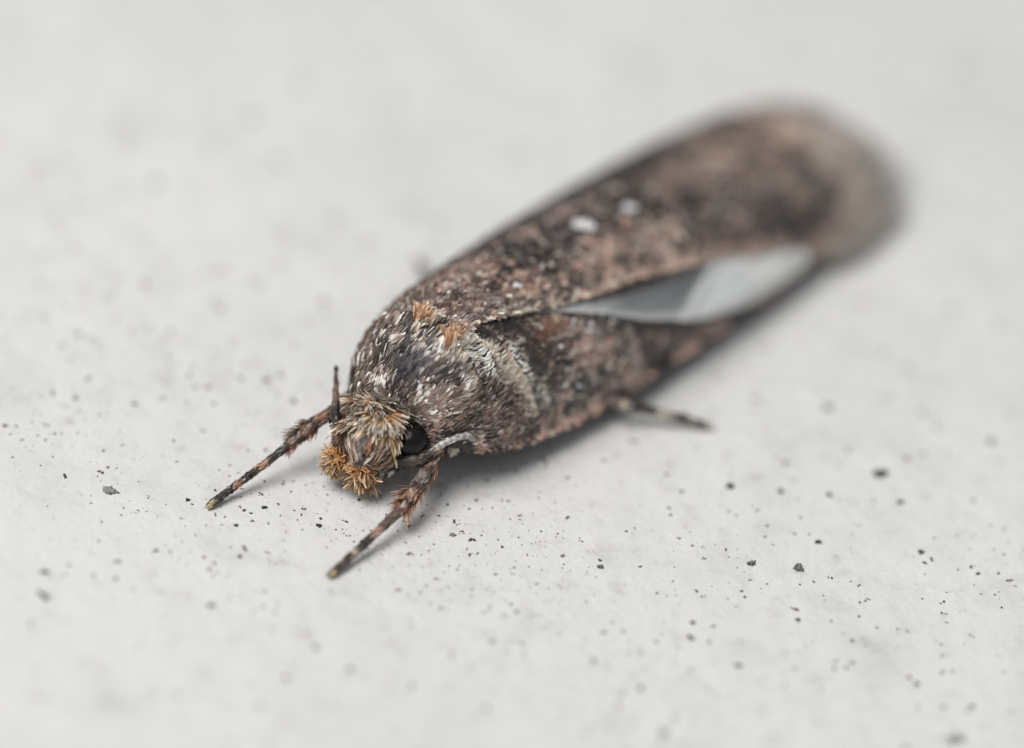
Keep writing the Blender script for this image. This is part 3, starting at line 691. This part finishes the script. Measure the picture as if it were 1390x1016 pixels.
CRUMBS = """-6.68,-3.99,0.052 -5.91,-6.26,0.040 -5.58,-6.30,0.046 -5.61,-5.88,0.046 -6.32,-6.11,0.046 -5.08,-5.54,0.052 -5.95,-5.44,0.029 -6.70,-5.07,0.023 -6.17,-3.78,0.029 -5.45,-4.60,0.023 -4.78,-4.66,0.023 -3.69,-4.51,0.034 -2.93,-4.06,0.034 -3.84,-4.27,0.046 -3.91,-4.19,0.029 -3.74,-4.32,0.029 -3.17,-3.42,0.029 -0.30,-3.31,0.046 -0.60,-3.91,0.046 -0.48,-4.11,0.040 -0.73,-5.32,0.040 -0.17,-4.58,0.029 -0.28,-4.66,0.034 -3.95,-5.19,0.023 -3.43,-4.51,0.023 -2.27,-4.51,0.029 -0.85,-3.78,0.034 -1.29,-4.13,0.034 -0.73,-3.50,0.034 -3.63,-3.84,0.034 -2.65,-4.24,0.034 4.82,-4.93,0.046 4.75,-4.91,0.034 6.88,-3.30,0.040 3.55,-5.60,0.040 3.51,-5.96,0.040 7.07,-4.30,0.040 7.06,-4.57,0.029 7.12,-4.57,0.023 8.09,-3.58,0.040 7.50,-3.37,0.046 7.62,-3.49,0.034 5.72,-6.01,0.040 5.46,-6.04,0.040 7.87,-3.96,0.023 8.19,-3.68,0.023 7.67,-3.98,0.017 4.49,-1.37,0.057 6.71,-6.33,0.046 7.10,-5.98,0.034 7.09,-5.60,0.034 7.25,-5.89,0.034 8.04,-5.76,0.040 2.99,-8.16,0.086 3.08,-7.81,0.075 7.36,-7.44,0.149 7.13,-6.76,0.057 7.61,-6.67,0.057 -6.71,-7.57,0.057 4.93,-3.09,0.029 4.71,-3.10,0.034 4.28,-2.99,0.034 4.78,-2.69,0.034 4.39,-3.44,0.029 3.65,-3.70,0.034 3.30,-3.73,0.029 3.13,-3.72,0.029 2.73,-2.88,0.046 2.89,-2.41,0.040 2.63,-2.06,0.046 2.77,-3.04,0.034 2.90,-3.58,0.029 3.31,-4.00,0.034 2.88,-4.64,0.023 3.25,-4.80,0.029 3.35,-4.89,0.034 3.94,-4.66,0.029 3.99,-4.79,0.034 4.06,-4.37,0.023 4.34,-4.40,0.023 4.84,-4.32,0.023 5.06,-4.21,0.023 5.32,-4.06,0.034 5.76,-4.15,0.029 5.90,-4.46,0.029 5.87,-4.51,0.023 6.06,-5.10,0.029 6.38,-5.09,0.023 6.54,-5.10,0.023 7.06,-5.32,0.023 7.56,-5.03,0.017 7.99,-4.24,0.029 5.68,-5.50,0.034 5.46,-6.20,0.034 -6.22,3.85,0.092 -4.91,4.24,0.080 -0.36,6.10,0.098 -3.67,8.37,0.052 -1.69,2.33,0.046 -1.47,3.75,0.069 -4.71,-2.46,0.040 -4.62,-1.74,0.046 -4.24,-1.03,0.052 -4.96,-1.37,0.040 -7.18,-1.93,0.034 -7.46,-3.25,0.034 -5.92,-3.06,0.029 -5.14,-2.79,0.034 -2.91,-4.56,0.023 -3.21,-5.43,0.023 -1.84,-7.68,0.057 -0.88,-7.83,0.046 -2.39,-7.27,0.052 -3.11,-8.77,0.069 -4.33,-8.76,0.057 0.20,-3.20,0.034 -0.19,-2.77,0.046 0.25,-2.45,0.040 0.72,-2.13,0.040 1.07,-2.47,0.046 2.05,-1.33,0.052 1.62,-1.89,0.046 0.40,-3.53,0.029 0.77,-3.85,0.023 1.41,-3.96,0.029 2.08,-3.55,0.034 -0.19,-5.44,0.029 0.52,-5.83,0.034 1.23,-6.21,0.040 -1.01,-6.48,0.034 1.90,-6.07,0.034 3.78,-2.84,0.023 2.36,-4.39,0.029 5.97,1.81,0.069 7.03,3.24,0.080 6.61,0.38,0.057 7.49,-1.71,0.052 5.46,-0.81,0.046 -7.56,-0.09,0.057 -6.60,0.71,0.069 -5.54,-0.05,0.052 -4.80,0.70,0.069 -6.48,2.55,0.080 -7.51,2.94,0.080 -3.52,-0.01,0.046 -3.17,1.25,0.052 -4.35,1.50,0.063 -2.62,2.98,0.063 -3.28,3.46,0.075 1.65,9.07,0.092 -1.34,7.95,0.092 7.02,10.28,0.103 6.44,7.50,0.092"""

CR_ = np.array([[float(v) for v in t.split(',')] for t in CRUMBS.split()])
TONE = {'d': V(.045, .042, .038), 'g': V(.13, .13, .125), 'f': V(.26, .26, .255), 'b': V(.10, .065, .04)}
M_GRIT = tint_mat('grit', .8, .25)
CUBE = np.array([[-1, -1, 0], [1, -1, 0], [1, 1, 0], [-1, 1, 0], [-.7, -.7, 1], [.7, -.7, 1], [.7, .7, 1], [-.7, .7, 1]], float)
CF = np.array([[0, 3, 2, 1], [4, 5, 6, 7], [0, 1, 5, 4], [1, 2, 6, 5], [2, 3, 7, 6], [3, 0, 4, 7]])
def lumps(mb, xy, r, col, flat=.55, el=None):
    n = len(xy); r = np.asarray(r)
    el = 1 + .8 * rng.random(n) ** 2 if el is None else el
    a = rng.random(n) * 6.283
    j = CUBE[None] * (1 + rng.normal(0, .22, (n, 8, 1))) + rng.normal(0, .12, (n, 8, 3))
    j[:, :4, 2] = -.05; j[:, 4:, 2] = np.abs(j[:, 4:, 2])
    x = j[..., 0] * (r * el * .75)[:, None]; y = j[..., 1] * (r / el * .75)[:, None]
    X_ = x * np.cos(a)[:, None] - y * np.sin(a)[:, None] + xy[:, :1]; Y_ = x * np.sin(a)[:, None] + y * np.cos(a)[:, None] + xy[:, 1:2]
    P = np.stack([X_, Y_, j[..., 2] * (r * flat)[:, None]], -1)
    F = (np.arange(n)[:, None, None] * 8 + CF[None]).reshape(-1, 4)
    mb.add(P, F, np.repeat(col, 8, 0))
for x, y, r, el, k, lab in GRAINS:
    mb = MB(); m_ = 16
    off = rng.normal(0, r * .40, (m_, 2)) * np.array([el, 1 / el]); off[0] = 0
    rr = r * (.15 + .35 * rng.random(m_) ** 1.5); rr[0] = r * .62; off = np.clip(off, -r * .62, r * .62)
    cc = TONE[k] * (.6 + .9 * rng.random(m_))[:, None]
    lumps(mb, off, rr, cc, .8)
    o = mb.build('grit_speck', M_GRIT, flipy=False); o.location = (x, y, 0)
    o['label'] = lab; o['category'] = 'speck'; o['group'] = 'larger grit specks on the white surface'
mb = MB()
n = len(CR_); cc = mix(V(.05, .045, .04), V(.18, .14, .10), rng.random(n) ** 2); cc = mix(cc, V(.30, .30, .29), sstep(.045, .09, CR_[:, 2]))
for k_ in range(4): lumps(mb, CR_[:, :2] + rng.normal(0, .45, (n, 2)) * CR_[:, 2:3], CR_[:, 2] * (.25 + .4 * rng.random(n)), cc * (.7 + .7 * rng.random(n))[:, None], .7)
k = 260000; xy = rng.uniform(-26, 26, (k, 2))
dens = sstep(.42, .72, fbm(xy[:, 0], xy[:, 1], 2.6, 121)) * .75 + .12
xy = xy[rng.random(k) < dens * .60]
# keep the dust off the patch under the body
n = len(xy); r = np.exp(rng.normal(math.log(.0086), .60, n)).clip(.004, .055)
cc = mix(V(.05, .045, .04), V(.26, .22, .175), rng.random(n)) * (.6 + .8 * rng.random(n))[:, None]
lumps(mb, xy, r, cc)
o = mb.build('dust', M_GRIT, flipy=False); o['kind'] = 'stuff'
o['label'] = 'fine dark dust scattered over the white surface'; o['category'] = 'dust'
